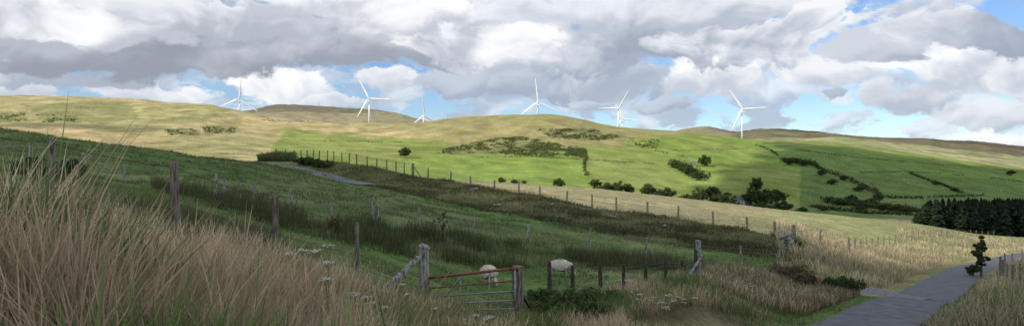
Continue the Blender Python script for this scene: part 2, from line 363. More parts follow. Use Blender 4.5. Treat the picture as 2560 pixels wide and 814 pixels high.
parts.append(blades('g',x,y,rng.uniform(.15,.42,len(x)),rng.uniform(.006,.011,len(x)),rng.uniform(.05,.25,len(x)),c*.95,3,None,.05))
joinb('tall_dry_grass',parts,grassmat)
# right foreground weeds
parts=[]
x,y,p=sample(66000,1250,2080,8.5,lambda q:np.minimum(dl('C',q)+.8,21.5))
ok=okroad(x,y,2.4)&(rng.uniform(0,1,len(x))<.35+ss(.3,.6,fbm(x*.8,y*.8,12,3)))&(rng.uniform(0,1,len(x))>ss(1850,1990,p)*.9);x,y,p=x[ok],y[ok],p[ok]
cl=fbm(x*.6,y*.6,44,3); c=pick(straw,len(x)); gm_=cl+rng.uniform(-.2,.2,len(x))<np.interp(p,[1250,1350,1550,1800],[.6,.64,.5,.44]); c[gm_]=pick(greenb,gm_.sum())*1.05
h=rng.uniform(.2,.52,len(x))*(.3+1.3*fbm(x*1.3,y*1.3,45,3))
parts.append(blades('g',x,y,h,rng.uniform(.006,.012,len(x)),rng.uniform(.1,.5,len(x))*h,c*.75,3,[.9,.9,1.1,.3],.08,topcol=c))
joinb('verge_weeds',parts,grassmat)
# dry verge banks near the road
parts=[]
def addv(n,p0,p1,d0,d1,h0,h1,pal,w0=.012,w1=.022,rr=1.9,dens=.3,k=1.0):
    x,y,p=sample(n,p0,p1,d0,d1)
    ok=okroad(x,y,rr)&(rng.uniform(0,1,len(x))<dens+ss(.35,.6,fbm(x*.5,y*.5,15,3)));x,y,p=x[ok],y[ok],p[ok]
    c=pick(pal,len(x));c=c*(.78+.45*ss(.35,.65,fbm(x*.35,y*.35,92,2)))[:,None];h=rng.uniform(h0,h1,len(x))*(.25+1.2*fbm(x*.55,y*.55,22,3))
    parts.append(blades('g',x,y,h,rng.uniform(w0,w1,len(x)),rng.uniform(.1,.45,len(x))*h,c*.8,3,[.9,.8,1.1,.25],.12,topcol=c*k))
pink=[(.6,.48,.34),(.54,.41,.3),(.64,.53,.37),(.46,.38,.25),(.36,.35,.18)]
brown=[(.25,.18,.11),(.32,.25,.15),(.2,.155,.085),(.29,.25,.14)]
addv(22000,1760,2150,22.5,33,.2,.55,brown+pink[:3]+greenb[:1])
addv(24000,1940,2460,34,76,.3,.75,pink+greenb[2:3],.02,.032,2.2,.25)
addv(14000,2240,2750,74,125,.4,.85,pink+greenb[2:3],.03,.05,2.4)
addv(24000,2250,2900,15,40,.25,.65,pink+greenb[:2],.01,.018,1.9,.2)
addv(9000,2300,2700,40,74,.3,.65,pink+greenb[:2],.02,.03,2.2)
joinb('dry_verge_grass',parts,grassmat)
# rushes
parts=[]
rush=[(.08,.11,.04),(.11,.13,.05),(.15,.15,.075),(.085,.12,.04),(.2,.18,.1)]
x,y,p=sample(26000,380,1790,lambda q:dl('E',q)-5.5,lambda q:dl('E',q)+.6)
ok=rng.uniform(0,1,len(x))<ss(.38,.58,fbm(x*.6,y*.6,18,3))+.06;x,y=x[ok],y[ok];c=pick(rush,len(x))*.9;h=rng.uniform(.25,.8,len(x))*(.3+1.2*fbm(x*.8,y*.8,19,2))
parts.append(blades('g',x,y,h,rng.uniform(.01,.02,len(x)),.25*h,c,3,[1,.9,.7,.2],.05))
x,y,p=sample(9000,100,700,lambda q:dl('C',q)+1,lambda q:dl('C',q)+9)
c=pick(rush,len(x));h=rng.uniform(.2,.5,len(x)); parts.append(blades('g',x,y,h,rng.uniform(.008,.014,len(x)),.2*h,c,3,[1,.9,.7,.2],.05))
x,y,p=sample(3000,645,740,86,95); k_=fbm(x*.4,y*.4,3,2);ok=k_>.45;x,y,k_=x[ok],y[ok],k_[ok];c=pick(rush,len(x));h=rng.uniform(.3,1.3,len(x))*k_*1.3; parts.append(blades('g',x,y,h,.05,.3*h,c,3,[1,1,1,.3],.05))
tx,ty,tp=sample(520,-300,1100,34,84,.8);o1=ty<dl('G',tp)
tx,ty=tx[o1],ty[o1];nn=26;x=np.repeat(tx,nn)+rng.normal(0,.16,len(tx)*nn);y=np.repeat(ty,nn)+rng.normal(0,.16,len(tx)*nn)
c=pick([(.15,.17,.07),(.22,.2,.11),(.1,.13,.045)],len(x));h=rng.uniform(.1,.28,len(x));parts.append(blades('g',x,y,h,.025,.5*h,c,2,[1,.9,.3],.1))
joinb('rush_tussocks',parts,grassmat)
# bank scrub
parts=[]
scr=[(.08,.09,.036),(.11,.1,.045),(.14,.105,.06),(.07,.08,.03),(.17,.15,.08),(.11,.14,.055)]
x,y,p=sample(42000,700,2010,lambda q:dl('G',q)-2,lambda q:dl('H',q)+.6)
ok=(rng.uniform(0,1,len(x))<.12+ss(.35,.6,fbm(x*.35,y*.35,28,3)))&(rng.uniform(0,1,len(x))<ss(700,1000,p)+.25);x,y,p=x[ok],y[ok],p[ok];c=pick(scr,len(x))*.9;h=rng.uniform(.1,.42,len(x))*(.2+1.3*fbm(x*.4,y*.4,23,3))
parts.append(blades('g',x,y,h,rng.uniform(.025,.05,len(x)),.6*h,c,2,[1,.9,.3],.1))
joinb('bank_scrub',parts,grassmat)
# pasture sward
parts=[]
x,y,p=sample(180000,-300,2150,lambda q:dl('C',q)+.2,84,1.4)
ok=okroad(x,y,2.0)&(y<dl('G',p)+1);x,y,p=x[ok],y[ok],p[ok]
c=pick([(.145,.22,.065),(.125,.2,.055),(.175,.23,.08),(.22,.24,.12),(.1,.165,.05)],len(x),.3);cl=fbm(x*.5,y*.5,61,3);c=c*(.8+.45*ss(.35,.65,fbm(x*.2,y*.2,63,3)))[:,None];h=rng.uniform(.04,.12,len(x))*(.5+1.6*ss(.4,.7,cl))*(1+.008*y)
parts.append(blades('g',x,y,h,.008+.0006*y,.6*h,c,2,[1,.8,.2],.1,low=.6))
x,y,p=sample(36000,1850,2700,9,40); ok=okroad(x,y,1.32);x,y=x[ok],y[ok]
c=pick(greenb,len(x)); parts.append(blades('g',x,y,rng.uniform(.05,.2,len(x)),rng.uniform(.01,.02,len(x)),.06,c*1.1,2,[1,.8,.2],.1))
x,y,p=sample(50000,1150,2500,lambda q:dl('H',q)+1,lambda q:dl('I',q)+4); ok=okroad(x,y,2.2);x,y,p=x[ok],y[ok],p[ok]
c=pick([(.4,.36,.22),(.34,.32,.17),(.45,.41,.27)],len(x));c=c*(1-.5*ss(1800,2300,p)[:,None])+np.array((.19,.26,.08))*.5*ss(1800,2300,p)[:,None]
parts.append(blades('g',x,y,rng.uniform(.06,.18,len(x)),rng.uniform(.03,.05,len(x)),.06,c,2,[1,.8,.2],.1))
joinb('pasture_grass',parts,grassmat)

# ---------------------------------------------------------------- fences
def wire_seg(mb,a,b,r,m,sag=.02,barb=False,n=5):
    pts=[]
    for i in range(n+1):
        t=i/n; q=a.lerp(b,t); q.z-=sag*4*t*(1-t); pts.append(q)
    for i in range(n): mb.tube(pts[i],pts[i+1],r,r,4,m,False)
    if barb:
        Ln=(b-a).length;k=int(Ln/.14)
        for i in range(k):
            t=(i+.5)/k;q=a.lerp(b,t);q.z-=sag*4*t*(1-t)
            d=Vector((random.uniform(-1,1),random.uniform(-1,1),random.uniform(-1,1))).normalized()*.026
            mb.tube(q-d,q+d,r*.7,r*.5,3,m,False)
def fence(name,posts,wires,rad=.05,wr=.003,mats=(wood,wire),barb_top=False,net=False,lean=.03,sag=.015):
    mb=MB();tops=[];bases=[]
    for q in posts:
        pxx,d=q[0],q[1];g=P(pxx,d)
        zt=ztop(q[2],d) if q[2] is not None else g.z+1.15*random.uniform(.9,1.05)
        r=(q[3] if len(q)>3 else rad)*random.uniform(.85,1.1)
        base=Vector((g.x,g.y,min(g.z,zt-.5)-.15)); lx=random.uniform(-lean,lean)
        top=Vector((g.x+lx,g.y+random.uniform(-lean,lean),zt))
        mid=base.lerp(top,.55)
        mb.tube(base,mid,r*1.03,r,8,0,True,.12);mb.tube(mid,top,r,r*.92,8,0,True,.12)
        mb.tube(top,top+Vector((random.uniform(-.01,.01),0,.03)),r*.92,r*.6,8,0,True,.1)
        tops.append(top);bases.append(Vector((g.x,g.y,g.z)))
    for i in range(len(posts)-1):
        for wz in wires:
            a=bases[i].lerp(tops[i],wz);b_=bases[i+1].lerp(tops[i+1],wz)
            wire_seg(mb,a,b_,wr,1,sag,barb_top and wz==max(wires))
        if net:
            n=max(2,int((bases[i+1]-bases[i]).length/.16))
            for k in range(1,n):
                t=k/n;a=bases[i].lerp(bases[i+1],t);c_=tops[i].lerp(tops[i+1],t)
                mb.tube(a.lerp(c_,.02),a.lerp(c_,.72),wr*.8,wr*.8,3,1,False)
    return mb.obj(name,list(mats))
fence('barbed_wire_fence',[(-190,9.5,300,.05),(128,9.2,348,.055),(440,9.6,408,.062),(687,12,492,.056),(893,14,557,.052),(1060,15.4,640,.03)],[.96,.72,.5,.3],barb_top=True,wr=.005,mats=(wood,rwire),lean=.02,sag=.04)
f2=[(-60,39,350),(75,37,358),(193,34.5,393),(208,34.4,383),(315,33,413),(430,32,425),(538,31,433),(558,30.6,447),(640,30,455),(727,29,472),(828,29,495),(933,29.5,495),(946,29.6,510),(1047,31,519),(1183,33,543),(1318,34,560),(1475,35,573),(1614,35,595),(1745,35,608),(1855,35,615),(1948,34,617)]
fence('wire_fence',f2,[.9,.7,.5,.3,.12],rad=.06,wr=.006,mats=(wood_pale,wire),lean=.09)
f3p=[(690,95,372),(714,94,374),(737,92,375),(753,91.4,375),(768,90.8,376),(783,90,376),(798,89.4,377),(818,88.6,376),(835,88,378),(855,87,381),(873,86,383),(892,85,385),(918,83.5,390),(942,82,396),(967,80.5,399),(990,79,403),(1011,77.5,407),(1032,76,408,.16),(1070,73.5,420),(1127,70,429),(1177,68,440),(1235,66,450),(1297,64,455),(1350,62,465),(1417,60,477),(1480,58,486),(1541,56.5,493),(1619,55,504),(1695,53,515),(1783,51,528),(1868,49,543),(1937,47,554),(1985,46,562,.13),(2051,50,573),(2122,55,593,.1)]
fence('hill_fence',f3p,[.9,.7,.5,.3],rad=.085,wr=.008,mats=(wood,wire),lean=.06)
mb=MB();a=P(1032,76);mb.tube((a.x,a.y,a.z+1.2),P(1052,75,0),.07,.07,6,0);mb.obj('fence_strut',[wood])
fp=[(2122,55,None)]+[(2122+q*14.5,57+q*3.4,None) for q in range(1,26)]
fence('roadside_fence',fp,[.9,.6,.3],rad=.06,wr=.008,mats=(wood,wire))
nf_=[(1375,17.4,655,.06),(1432,17.9,665,.052),(1502,18.5,660,.052),(1560,19.2,662,.052),(1614,20,655,.055),(1664,21,650,.055),(1703,22,652,.05),(1738,23,625,.06)]
fence('netting_fence',nf_,[.93,.78,.62,.48,.35,.22,.1],wr=.004,mats=(wood_dark,wire),net=True,lean=.02)
mb=MB();a=P(1745,23.2);mb.tube((a.x,a.y,a.z-.2),(a.x,a.y,ztop(600,23.2)),.105,.095,10,0,True,.1);mb.tube((a.x+.1,a.y-.1,a.z+.9),P(1712,22.2,0),.045,.045,6,0);mb.obj('strainer_post',[wood_pale])
rf=[(2720,17,None),(2660,19,None),(2625,21.5,None),(2598,24.5,None),(2572,27.5,None),(2550,30.5,None),(2532,33.5,None),(2518,37,None),(2506,41,None),(2500,45,None),(2502,49,None),(2512,54,None),(2530,60,None),(2555,67,None),(2590,75,None)]
fence('lane_fence',rf,[.92,.7,.5,.3,.12],rad=.06,wr=.006,mats=(wood,wire),net=False)

# gate
mb=MB()
A=P(1060,15.4);B=P(1293,13.1)
mb.tube((A.x,A.y,A.z-.2),(A.x,A.y,ztop(617,15.4)),.118,.11,10,0,True,.1)
mb.tube((A.x,A.y,ztop(617,15.4)),(A.x+.02,A.y,ztop(611,15.4)),.14,.1,10,0,True,.15)
mb.tube((A.x-.06,A.y-.05,ztop(636,15.4)),P(968,14.6,.12),.07,.08,8,0,True,.1)
mb.obj('gate_post',[wood_pale])
mb=MB()
mb.tube((B.x,B.y,B.z-.3),(B.x,B.y,ztop(664,13.1)),.115,.11,10,0,True,.12)
mb.tube((B.x+.08,B.y+.05,ztop(733,13.1)),P(1340,14.2,.1),.04,.045,6,0)
mb.obj('gate_post',[wood])
ga=Vector((A.x+.14,A.y-.08,0));gb_=Vector((B.x-.02,B.y-.14,0))
za,zb=ztop(694,15.3),ztop(669,13.0)
gate=link(bpy.data.objects.new('field_gate',None))
mb=MB();mb2=MB()
def gp(t,dz): q=ga.lerp(gb_,t);q.z=za+(zb-za)*t-dz;return q
mb.tube(gp(0,0),gp(1.02,0),.03,.03,10,0)
for dz in(.24,.44,.62,.78,.93): (mb if dz==.24 else mb2).tube(gp(.01,dz),gp(.99,dz),.016,.016,8,0)
mb.tube(gp(0,-.02),gp(0,1.0),.024,.024,8,0);mb2.tube(gp(.99,-.02),gp(.99,1.0),.02,.02,8,0)
for t in(.4,.73): mb2.tube(gp(t,0),gp(t-.02,.96),.013,.013,6,0)
mb2.tube(gp(.02,.9),gp(.4,.03),.012,.012,6,0)
mb.obj('top_rail_and_hinge_stile',[redpaint],True,gate);mb2.obj('lower_rails_and_uprights',[galv],True,gate)

# ---------------------------------------------------------------- stones
import bmesh
def rock(c,s,seed):
    bm=bmesh.new();bmesh.ops.create_icosphere(bm,subdivisions=2,radius=1)
    r=random.Random(seed);ph=[r.uniform(0,6) for _ in range(6)]
    for v in bm.verts:
        k=1+.22*math.sin(v.co.x*3+ph[0])+.18*math.sin(v.co.y*4+ph[1])+.15*math.sin(v.co.z*5+ph[2])
        v.co=Vector((v.co.x*s[0]*k,v.co.y*s[1]*k,v.co.z*s[2]*k))+Vector(c)
    vs=[v.co.copy() for v in bm.verts];fs=[tuple(v.index for v in f.verts) for f in bm.faces];bm.free();return vs,fs
def rocks(name,lst):
    mb=MB()
    for i,(c,s) in enumerate(lst):
        vs,fs=rock(c,s,i);o=len(mb.v);mb.v+=vs;mb.f+=[tuple(o+q for q in f) for f in fs];mb.m+=[0]*len(fs)
    return mb.obj(name,[stone])
lst=[]
for (pxx,pyy) in [(1190,474),(1180,478),(1242,515),(1380,514),(1662,568),(1532,545)]:
    d=float(dl('G',pxx)*.5+dl('H',pxx)*.5)
    for dd in np.linspace(float(dl('G',pxx))-3,float(dl('H',pxx))+1,60):
        g=P(pxx,dd)
        if HY-g.z/dd*F<=pyy: d=dd;break
    g=P(pxx,d,.1);s=random.uniform(.1,.2);lst.append((g,(s*1.6,s,s*.6)))
rocks('field_stones',lst)
lst=[];g=P(1970,42)
for lv in range(6):
    for k in range(2):
        lst.append((Vector((g.x+(k-.5)*.3+random.uniform(-.08,.08)-.02*lv,g.y+random.uniform(-.15,.15),g.z+.05+lv*.19)),(.2,.2,.12)))
rocks('dry_stone_wall_end',lst)
lst=[]
pp=list(np.linspace(655,760,18))+list(np.linspace(770,870,18))
for q in pp:
    yy=np.interp(q,[300,655,700,800,870],[262,299,303,303,309])+random.uniform(-1,2.5)
    w,ok=hit([q],[yy],600)
    if ok[0] and w[0][1]<1500: s=random.uniform(.8,2.0);lst.append((Vector(w[0])+Vector((0,0,.4)),(s*1.8,s,s*.7)))
rocks('limestone_outcrop',lst)

# ---------------------------------------------------------------- trees
def leafcloud(centers,rad,nper,size,colA,colB,squash=.8):
    n=len(centers)*nper; cen=np.repeat(centers,nper,0);rr=np.repeat(rad,nper)
    d=rng.normal(size=(n,3));d/=np.linalg.norm(d,axis=1)[:,None]
    p=cen+d*(rr*rng.uniform(.55,1.05,n))[:,None]*np.array([1,1,squash])
    a=rng.normal(size=(n,3));a/=np.linalg.norm(a,axis=1)[:,None];b=np.cross(a,d+rng.normal(size=(n,3))*.4);b/=np.linalg.norm(b,axis=1)[:,None]
    s=size*rng.uniform(.6,1.3,n)[:,None]
    V=np.stack([p-a*s-b*s*.6,p+a*s-b*s*.6,p+a*s*.7+b*s*.7,p-a*s*.7+b*s*.7],1).reshape(-1,3)
    Fq=np.arange(n*4).reshape(-1,4)
    cc=np.repeat(rng.uniform(0,1,(len(centers),1)),nper,0)*.6+rng.uniform(0,.4,(n,1))
    c=np.array(colA)*(1-cc)+np.array(colB)*cc
    return V,Fq,np.repeat(c,4,0)
bark=noise_mat('bark',(.05,.04,.03),(.12,.1,.08),6,.95,bump=.5)
def quadtube(a,b,ra,rb,n=6):
    m=MB();m.tube(a,b,ra,rb,n,0,False);return np.array([tuple(v) for v in m.v]),np.array(m.f)
def tree_mesh(name,h,wd,nc=46,nper=46,leaf=.3,cA=(.03,.055,.018),cB=(.1,.135,.042),trunkfrac=.2,shape='round'):
    Vs=[];Fs=[];Cs=[];M=[];o=0
    def add(V,Fq,C,mi):
        nonlocal o
        Vs.append(V);Fs.append(Fq+o);Cs.append(C);M.append(np.full(len(Fq),mi));o+=len(V)
    V,Fq=quadtube((0,0,-.5),(0.1,0,h*.55),h*.03,h*.016);add(V,Fq,np.tile((.07,.055,.04),(len(V),1)),1)
    cs=[];rs=[]
    for i in range(nc):
        d=rng.normal(size=3);d/=np.linalg.norm(d);r=rng.uniform(.35,1)
        hz=h*(trunkfrac+(1-trunkfrac)*.5)+d[2]*r*h*(1-trunkfrac)*.42
        tz=(hz/h-trunkfrac)/(1-trunkfrac); wf=math.sin(min(max(tz,.08),.97)*math.pi)**.6
        cs.append((d[0]*r*wd*.5*wf*rng.uniform(.8,1.15),d[1]*r*wd*.5*wf,hz));rs.append(wd*rng.uniform(.08,.15))
    cs=np.array(cs);rs=np.array(rs)
    for i in range(0,nc,5):
        c=cs[i];V,Fq=quadtube((0,0,h*rng.uniform(.2,.45)),tuple(c),h*.012,h*.004,5);add(V,Fq,np.tile((.07,.055,.04),(len(V),1)),1)
    V,Fq,C=leafcloud(cs,rs,nper,leaf,cA,cB);add(V,Fq,C,0)
    return mesh_np(name,np.concatenate(Vs),np.concatenate(Fs),np.concatenate(Cs),mats=[leafmat,bark],midx=np.concatenate(M))
tm=[tree_mesh('oak_a',11,12,52,trunkfrac=.04,leaf=.36),tree_mesh('oak_b',11,10,48,trunkfrac=.04,leaf=.36),tree_mesh('ash_c',13,9,50,trunkfrac=.08,leaf=.36),tree_mesh('thorn_d',8,10,40,trunkfrac=.0,leaf=.34)]
TR=[('hawthorn_tree',3,1012,394,28,38),('oak_tree',0,1762,416,30,36),('hawthorn_tree',3,1254,458,16,24),('hawthorn_tree',3,1287,459,12,28),('hawthorn_tree',3,1310,459,9,18),('oak_tree',0,1397,470,27,34),
('ash_tree',2,1487,475,32,34),('oak_tree',0,1518,483,29,40),('oak_tree',1,1545,485,36,44),('oak_tree',0,1572,486,28,34),('oak_tree',0,1620,494,37,52),('oak_tree',1,1668,498,33,52),('hawthorn_tree',3,1716,505,22,44),
('oak_tree',1,1750,507,42,42),('ash_tree',2,1778,508,50,42),('oak_tree',0,1815,516,38,52),('ash_tree',2,1893,494,58,38),('oak_tree',1,1880,517,52,52),('oak_tree',0,1912,520,50,54),('ash_tree',2,1942,519,54,46),('oak_tree',1,1960,531,34,48),('hawthorn_tree',3,2005,535,20,36),('oak_tree',1,1792,512,34,36),
('oak_tree',0,1900,532,30,60),('hawthorn_tree',3,1925,535,26,50),('hawthorn_tree',3,1643,497,20,40),('hawthorn_tree',3,1500,480,18,40),('oak_tree',0,1835,520,24,34),('oak_tree',1,1735,507,26,40),
('hawthorn_tree',3,1690,420,18,34),('hawthorn_tree',3,1704,428,20,38),('oak_tree',0,1722,438,28,42),('hawthorn_tree',3,1742,450,24,40),('hawthorn_tree',3,2128,508,24,38),('hawthorn_tree',3,2180,516,22,40),('hawthorn_tree',3,2240,530,22,50),('hawthorn_tree',3,2265,534,18,44),('hawthorn_tree',3,2100,512,16,40),('hawthorn_tree',3,2080,462,14,30),('hawthorn_tree',3,2150,478,16,34),('hawthorn_tree',3,2527,438,14,24),
('hawthorn_tree',3,2055,438,14,28),('hawthorn_tree',3,2110,450,13,26),('hawthorn_tree',3,2195,500,16,32),('hawthorn_tree',3,2210,524,18,40),('hawthorn_tree',3,2150,528,16,40),('hawthorn_tree',3,2060,528,14,34),('hawthorn_tree',3,2340,462,10,22),('hawthorn_tree',3,2385,478,10,22),('oak_tree',0,1975,413,18,26),('oak_tree',1,2010,416,16,26)]
MHs=[11,11,13,8];MWs=[12,10,9,10]
for nm,mi,pxx,pyy,hp,wp in TR:
    w,ok=hit([pxx],[pyy],330)
    if not ok[0]: continue
    x,y,z=w[0];H=hp/F*y;W=wp/F*y
    o=link(bpy.data.objects.new(nm,tm[mi]));o.location=(x,y,z-.3);o.scale=(W/MWs[mi],W/MWs[mi],H/MHs[mi]);o.rotation_euler=(0,0,random.uniform(0,6))
def scatter(name,pts,hgt,wid,nper,leaf,cA,cB):
    V,Fq,C=leafcloud(pts,np.full(len(pts),wid)*rng.uniform(.5,1.3,len(pts)),nper,leaf,cA,cB,hgt/wid)
    return link(bpy.data.objects.new(name,mesh_np(name,V,Fq,C,leafmat)))
def hedge(poly,n,hgt,wid,nper=16,leaf=.8,j=.5,gaps=.0):
    t=np.linspace(0,1,n)*(len(poly)-1);i=np.clip(t.astype(int),0,len(poly)-2);f=t-i;pl=np.array(poly,float)
    q=pl[i]*(1-f[:,None])+pl[i+1]*f[:,None]+rng.normal(size=(n,2))*j*np.array([1.5,.5])
    if gaps: q=q[fbm(q[:,0]*.06,q[:,1]*.02,poly[0][0],2)>gaps]
    w,ok=hit(q[:,0],q[:,1],330);w=w[ok];w[:,2]+=hgt*.5
    scatter('hedge',w,hgt,wid,nper,leaf,(.03,.05,.018),(.08,.11,.038))
hedge([(1682,410),(1700,420),(1730,435),(1758,447)],70,5,6,26,1.0,5)
hedge([(1958,404),(1995,407),(2035,414)],60,5,5,26,1.0,2.5)
hedge([(2035,414),(2060,430),(2120,448),(2160,468),(2200,490),(2190,500)],90,3.6,4.2,20,.8,2.0,.3)
hedge([(2275,434),(2310,448),(2360,465),(2405,484)],90,2.6,2.8,16,.7,.8,.25)
hedge([(2190,493),(2280,496),(2380,492),(2460,490)],90,2.2,2.4,16,.6,.7,.25)
hedge([(2065,505),(2120,512),(2200,522),(2285,530)],110,3.8,4.4,20,.9,2.2,.25)
hedge([(2030,518),(2080,524),(2160,533),(2280,538)],80,2.2,2.8,14,.7,1.0,.25)
hedge([(1462,398),(1461,415),(1467,440)],30,1.6,2.0,16,.6,1.4,.3)
hedge([(1890,362),(1930,378),(1958,400)],40,2,2.5,14,.7,.8,.35)
hedge([(1180,394),(1330,392),(1460,400)],90,.9,1.0,8,.5,.4,.45)
hedge([(1470,400),(1580,407),(1680,412)],60,.9,1.0,8,.5,.4,.45)
hedge([(1640,378),(1750,376),(1870,372)],70,.9,1.1,8,.5,.4,.4)
hedge([(730,350),(860,354),(1000,356),(1150,362)],120,.8,.9,8,.5,.3,.45)
hedge([(1990,375),(2150,395),(2350,412),(2560,430)],160,1.2,1.5,8,.6,.4,.3)
hedge([(2150,432),(2280,430),(2420,440),(2560,455)],120,1.2,1.5,8,.6,.4,.35)
hedge([(1560,352),(1640,378),(1720,395)],50,1.2,1.6,8,.6,2,.4)
pts=[]
for poly,n,th in (([(1230,348),(1300,342),(1460,372),(1470,396),(1340,390),(1200,384),(1090,384),(1120,370)],1700,.46),([(1345,325),(1480,322),(1560,345),(1500,352),(1380,345)],650,.48),([(410,325),(480,322),(500,336),(430,338)],60,.47),([(505,318),(590,318),(600,330),(520,335)],120,.47),([(0,285),(60,285),(70,303),(0,305)],50,.47),([(90,288),(190,290),(200,305),(100,306)],70,.48),([(1560,345),(1650,350),(1640,375),(1600,370)],130,.48),([(1380,372),(1465,372),(1470,395),(1400,392)],500,.42)):
    a_=np.array(poly,float);q=rng.uniform(a_.min(0),a_.max(0),(n*3,2));q=q[inpoly(q[:,0],q[:,1],poly)]
    q=q[(fbm(q[:,0]*.05,q[:,1]*.15,77,3)+rng.uniform(-.04,.04,len(q)))>th][:n];w,ok=hit(q[:,0],q[:,1],500);w=w[ok];w=w[w[:,1]<1480];pts.append(w)
w=np.concatenate(pts);w[:,2]+=.3
scatter('gorse_bushes',w,1.0,2.0,11,.6,(.06,.085,.026),(.12,.145,.045))
def conifer(h,wd):
    Vs=[];Cs=[];nl=16
    for k in range(nl):
        t=k/nl;zz=h*(.06+.92*t);r=wd*.5*(1-t)**.8+.15
        for j in range(9):
            a_=rng.uniform(0,6.28);rr=r*rng.uniform(.7,1.1);dx,dy=math.cos(a_),math.sin(a_);s=.35+.35*(1-t)
            Vs+= [(0,0,zz+.5),(dx*rr-dy*s,dy*rr+dx*s,zz-.5),(dx*rr*1.15,dy*rr*1.15,zz-.9),(dx*rr+dy*s,dy*rr-dx*s,zz-.5)]
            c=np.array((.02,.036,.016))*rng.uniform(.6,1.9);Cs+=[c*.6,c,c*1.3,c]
    return np.array(Vs),np.array(Cs)
tem=[conifer(10,3.6) for _ in range(5)];Vs=[];Cs=[]
for i in range(460):
    pxx=rng.uniform(2292,3000);d=rng.uniform(165,235)
    if pxx<2330 and rng.uniform()<.4: continue
    x=(pxx-CX)/F*d;z=gz1(x,d);ht=min(max((z*-1+(HY-np.interp(pxx,[2292,2320,2400,2560,3000],[528,498,492,494,496]))/F*d),4),22)*rng.uniform(.78,1.05)
    V,C=tem[i%5];a_=rng.uniform(0,6.28);R=np.array([[math.cos(a_),-math.sin(a_)],[math.sin(a_),math.cos(a_)]])
    W=V.copy();W[:,:2]=W[:,:2]@R.T;W[:,2]*=ht/10;W+=np.array([x,d,z]);Vs.append(W);Cs.append(C)
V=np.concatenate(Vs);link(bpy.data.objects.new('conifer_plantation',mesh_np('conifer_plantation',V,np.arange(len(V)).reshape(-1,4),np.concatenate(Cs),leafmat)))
def nearbush(name,pxx,d,h,wd,cA=(.03,.05,.018),cB=(.085,.115,.042),nc=26,nper=60,leaf=.05,tf=.1):
    g=P(pxx,d);me=tree_mesh(name,h,wd,nc,nper,leaf,cA,cB,tf);o=link(bpy.data.objects.new(name,me));o.location=g;return o
nearbush('roadside_sapling',2452,47,2.9,1.0,nc=44,leaf=.08,tf=.0,nper=50)
nearbush('gorse_bush',2432,47.5,.8,1.2,nc=20,leaf=.07,tf=.0,nper=50)
nearbush('gorse_bush',150,24,1.1,1.9,leaf=.05,tf=.02,nc=30);nearbush('gorse_bush',75,26,.9,1.6,leaf=.05,tf=.02,nc=26)
nearbush('bramble_bush',2110,30,.8,2.2,leaf=.06,tf=.02);nearbush('bramble_bush',1990,31,.6,3,(.07,.05,.03),(.16,.12,.07),leaf=.06,tf=.02)
nearbush('bramble_bush',770,84,.9,3.2,leaf=.12,tf=.02);nearbush('bramble_bush',805,82,.8,3,leaf=.12,tf=.02)
nearbush('hawthorn_sapling',1105,30,1.5,.9,leaf=.03,tf=.2,nper=12,nc=16);nearbush('gorse_bush',840,25,.8,.7,leaf=.04,tf=.1,nper=30,cA=(.09,.08,.035),cB=(.16,.14,.06))
for q in range(9): nearbush('nettle_patch',random.uniform(1340,1540),random.uniform(12.5,16),random.uniform(.45,.7),random.uniform(.7,1.2),(.04,.07,.025),(.11,.155,.05),nc=22,nper=40,leaf=.03,tf=.0)

# ---------------------------------------------------------------- umbellifers
ub=noise_mat('umbel_flower',(.55,.55,.5),(.76,.76,.7),30,.8);ust=noise_mat('umbel_stem',(.12,.15,.06),(.24,.22,.12),10)
def umbel(pxx,d,pyt,s=1.0,br=3):
    mb=MB();g=P(pxx,d);zt=max(ztop(pyt,d),g.z+.3)
    for k in range(br):
        tx=Vector((g.x+random.uniform(-.16,.16)*(k>0),g.y+random.uniform(-.16,.16)*(k>0),zt-random.uniform(0,.14)*(k>0)))
        mb.tube(Vector((g.x,g.y,g.z)).lerp(Vector((g.x,g.y,zt)),.4 if k else 0),tx-Vector((0,0,.06)),.004,.003,5,1,False)
        for j in range(13):
            a_=random.uniform(0,6.28);r=.055*s*math.sqrt(random.random());q=tx+Vector((math.cos(a_)*r,math.sin(a_)*r,random.uniform(-.01,.01)-r*.15))
            mb.tube(tx-Vector((0,0,.06)),q,.0015,.0015,3,1,False)
            for l in range(2):
                c=q+Vector((random.uniform(-.012,.012),random.uniform(-.012,.012),random.uniform(0,.008)));mb.tube(c,c+Vector((0,0,.005)),.006*s,.0065*s,5,0)
    mb.obj('cow_parsley',[ub,ust])
for q in [(757,6.6,624,1,3),(820,6.8,612,1,2),(822,6.0,655,1,2),(880,7,733,1,2),(915,7.2,742,1,2),(960,8,766,1,1),(1005,9,710,1,2),(1190,9,786,1,2),(1225,9.5,790,1,2),(1090,10,770,1,1),
 (1568,15,700,1.1,3),(1600,14,735,1.2,3),(1635,14.5,742,1.2,3),(1668,14,738,1.2,3),(1695,15,745,1.2,3),(1735,15,765,1.2,2),(1590,15.5,722,1.2,2),(1655,13,755,1.2,3),(1875,20,708,1.2,3)]: umbel(*q)

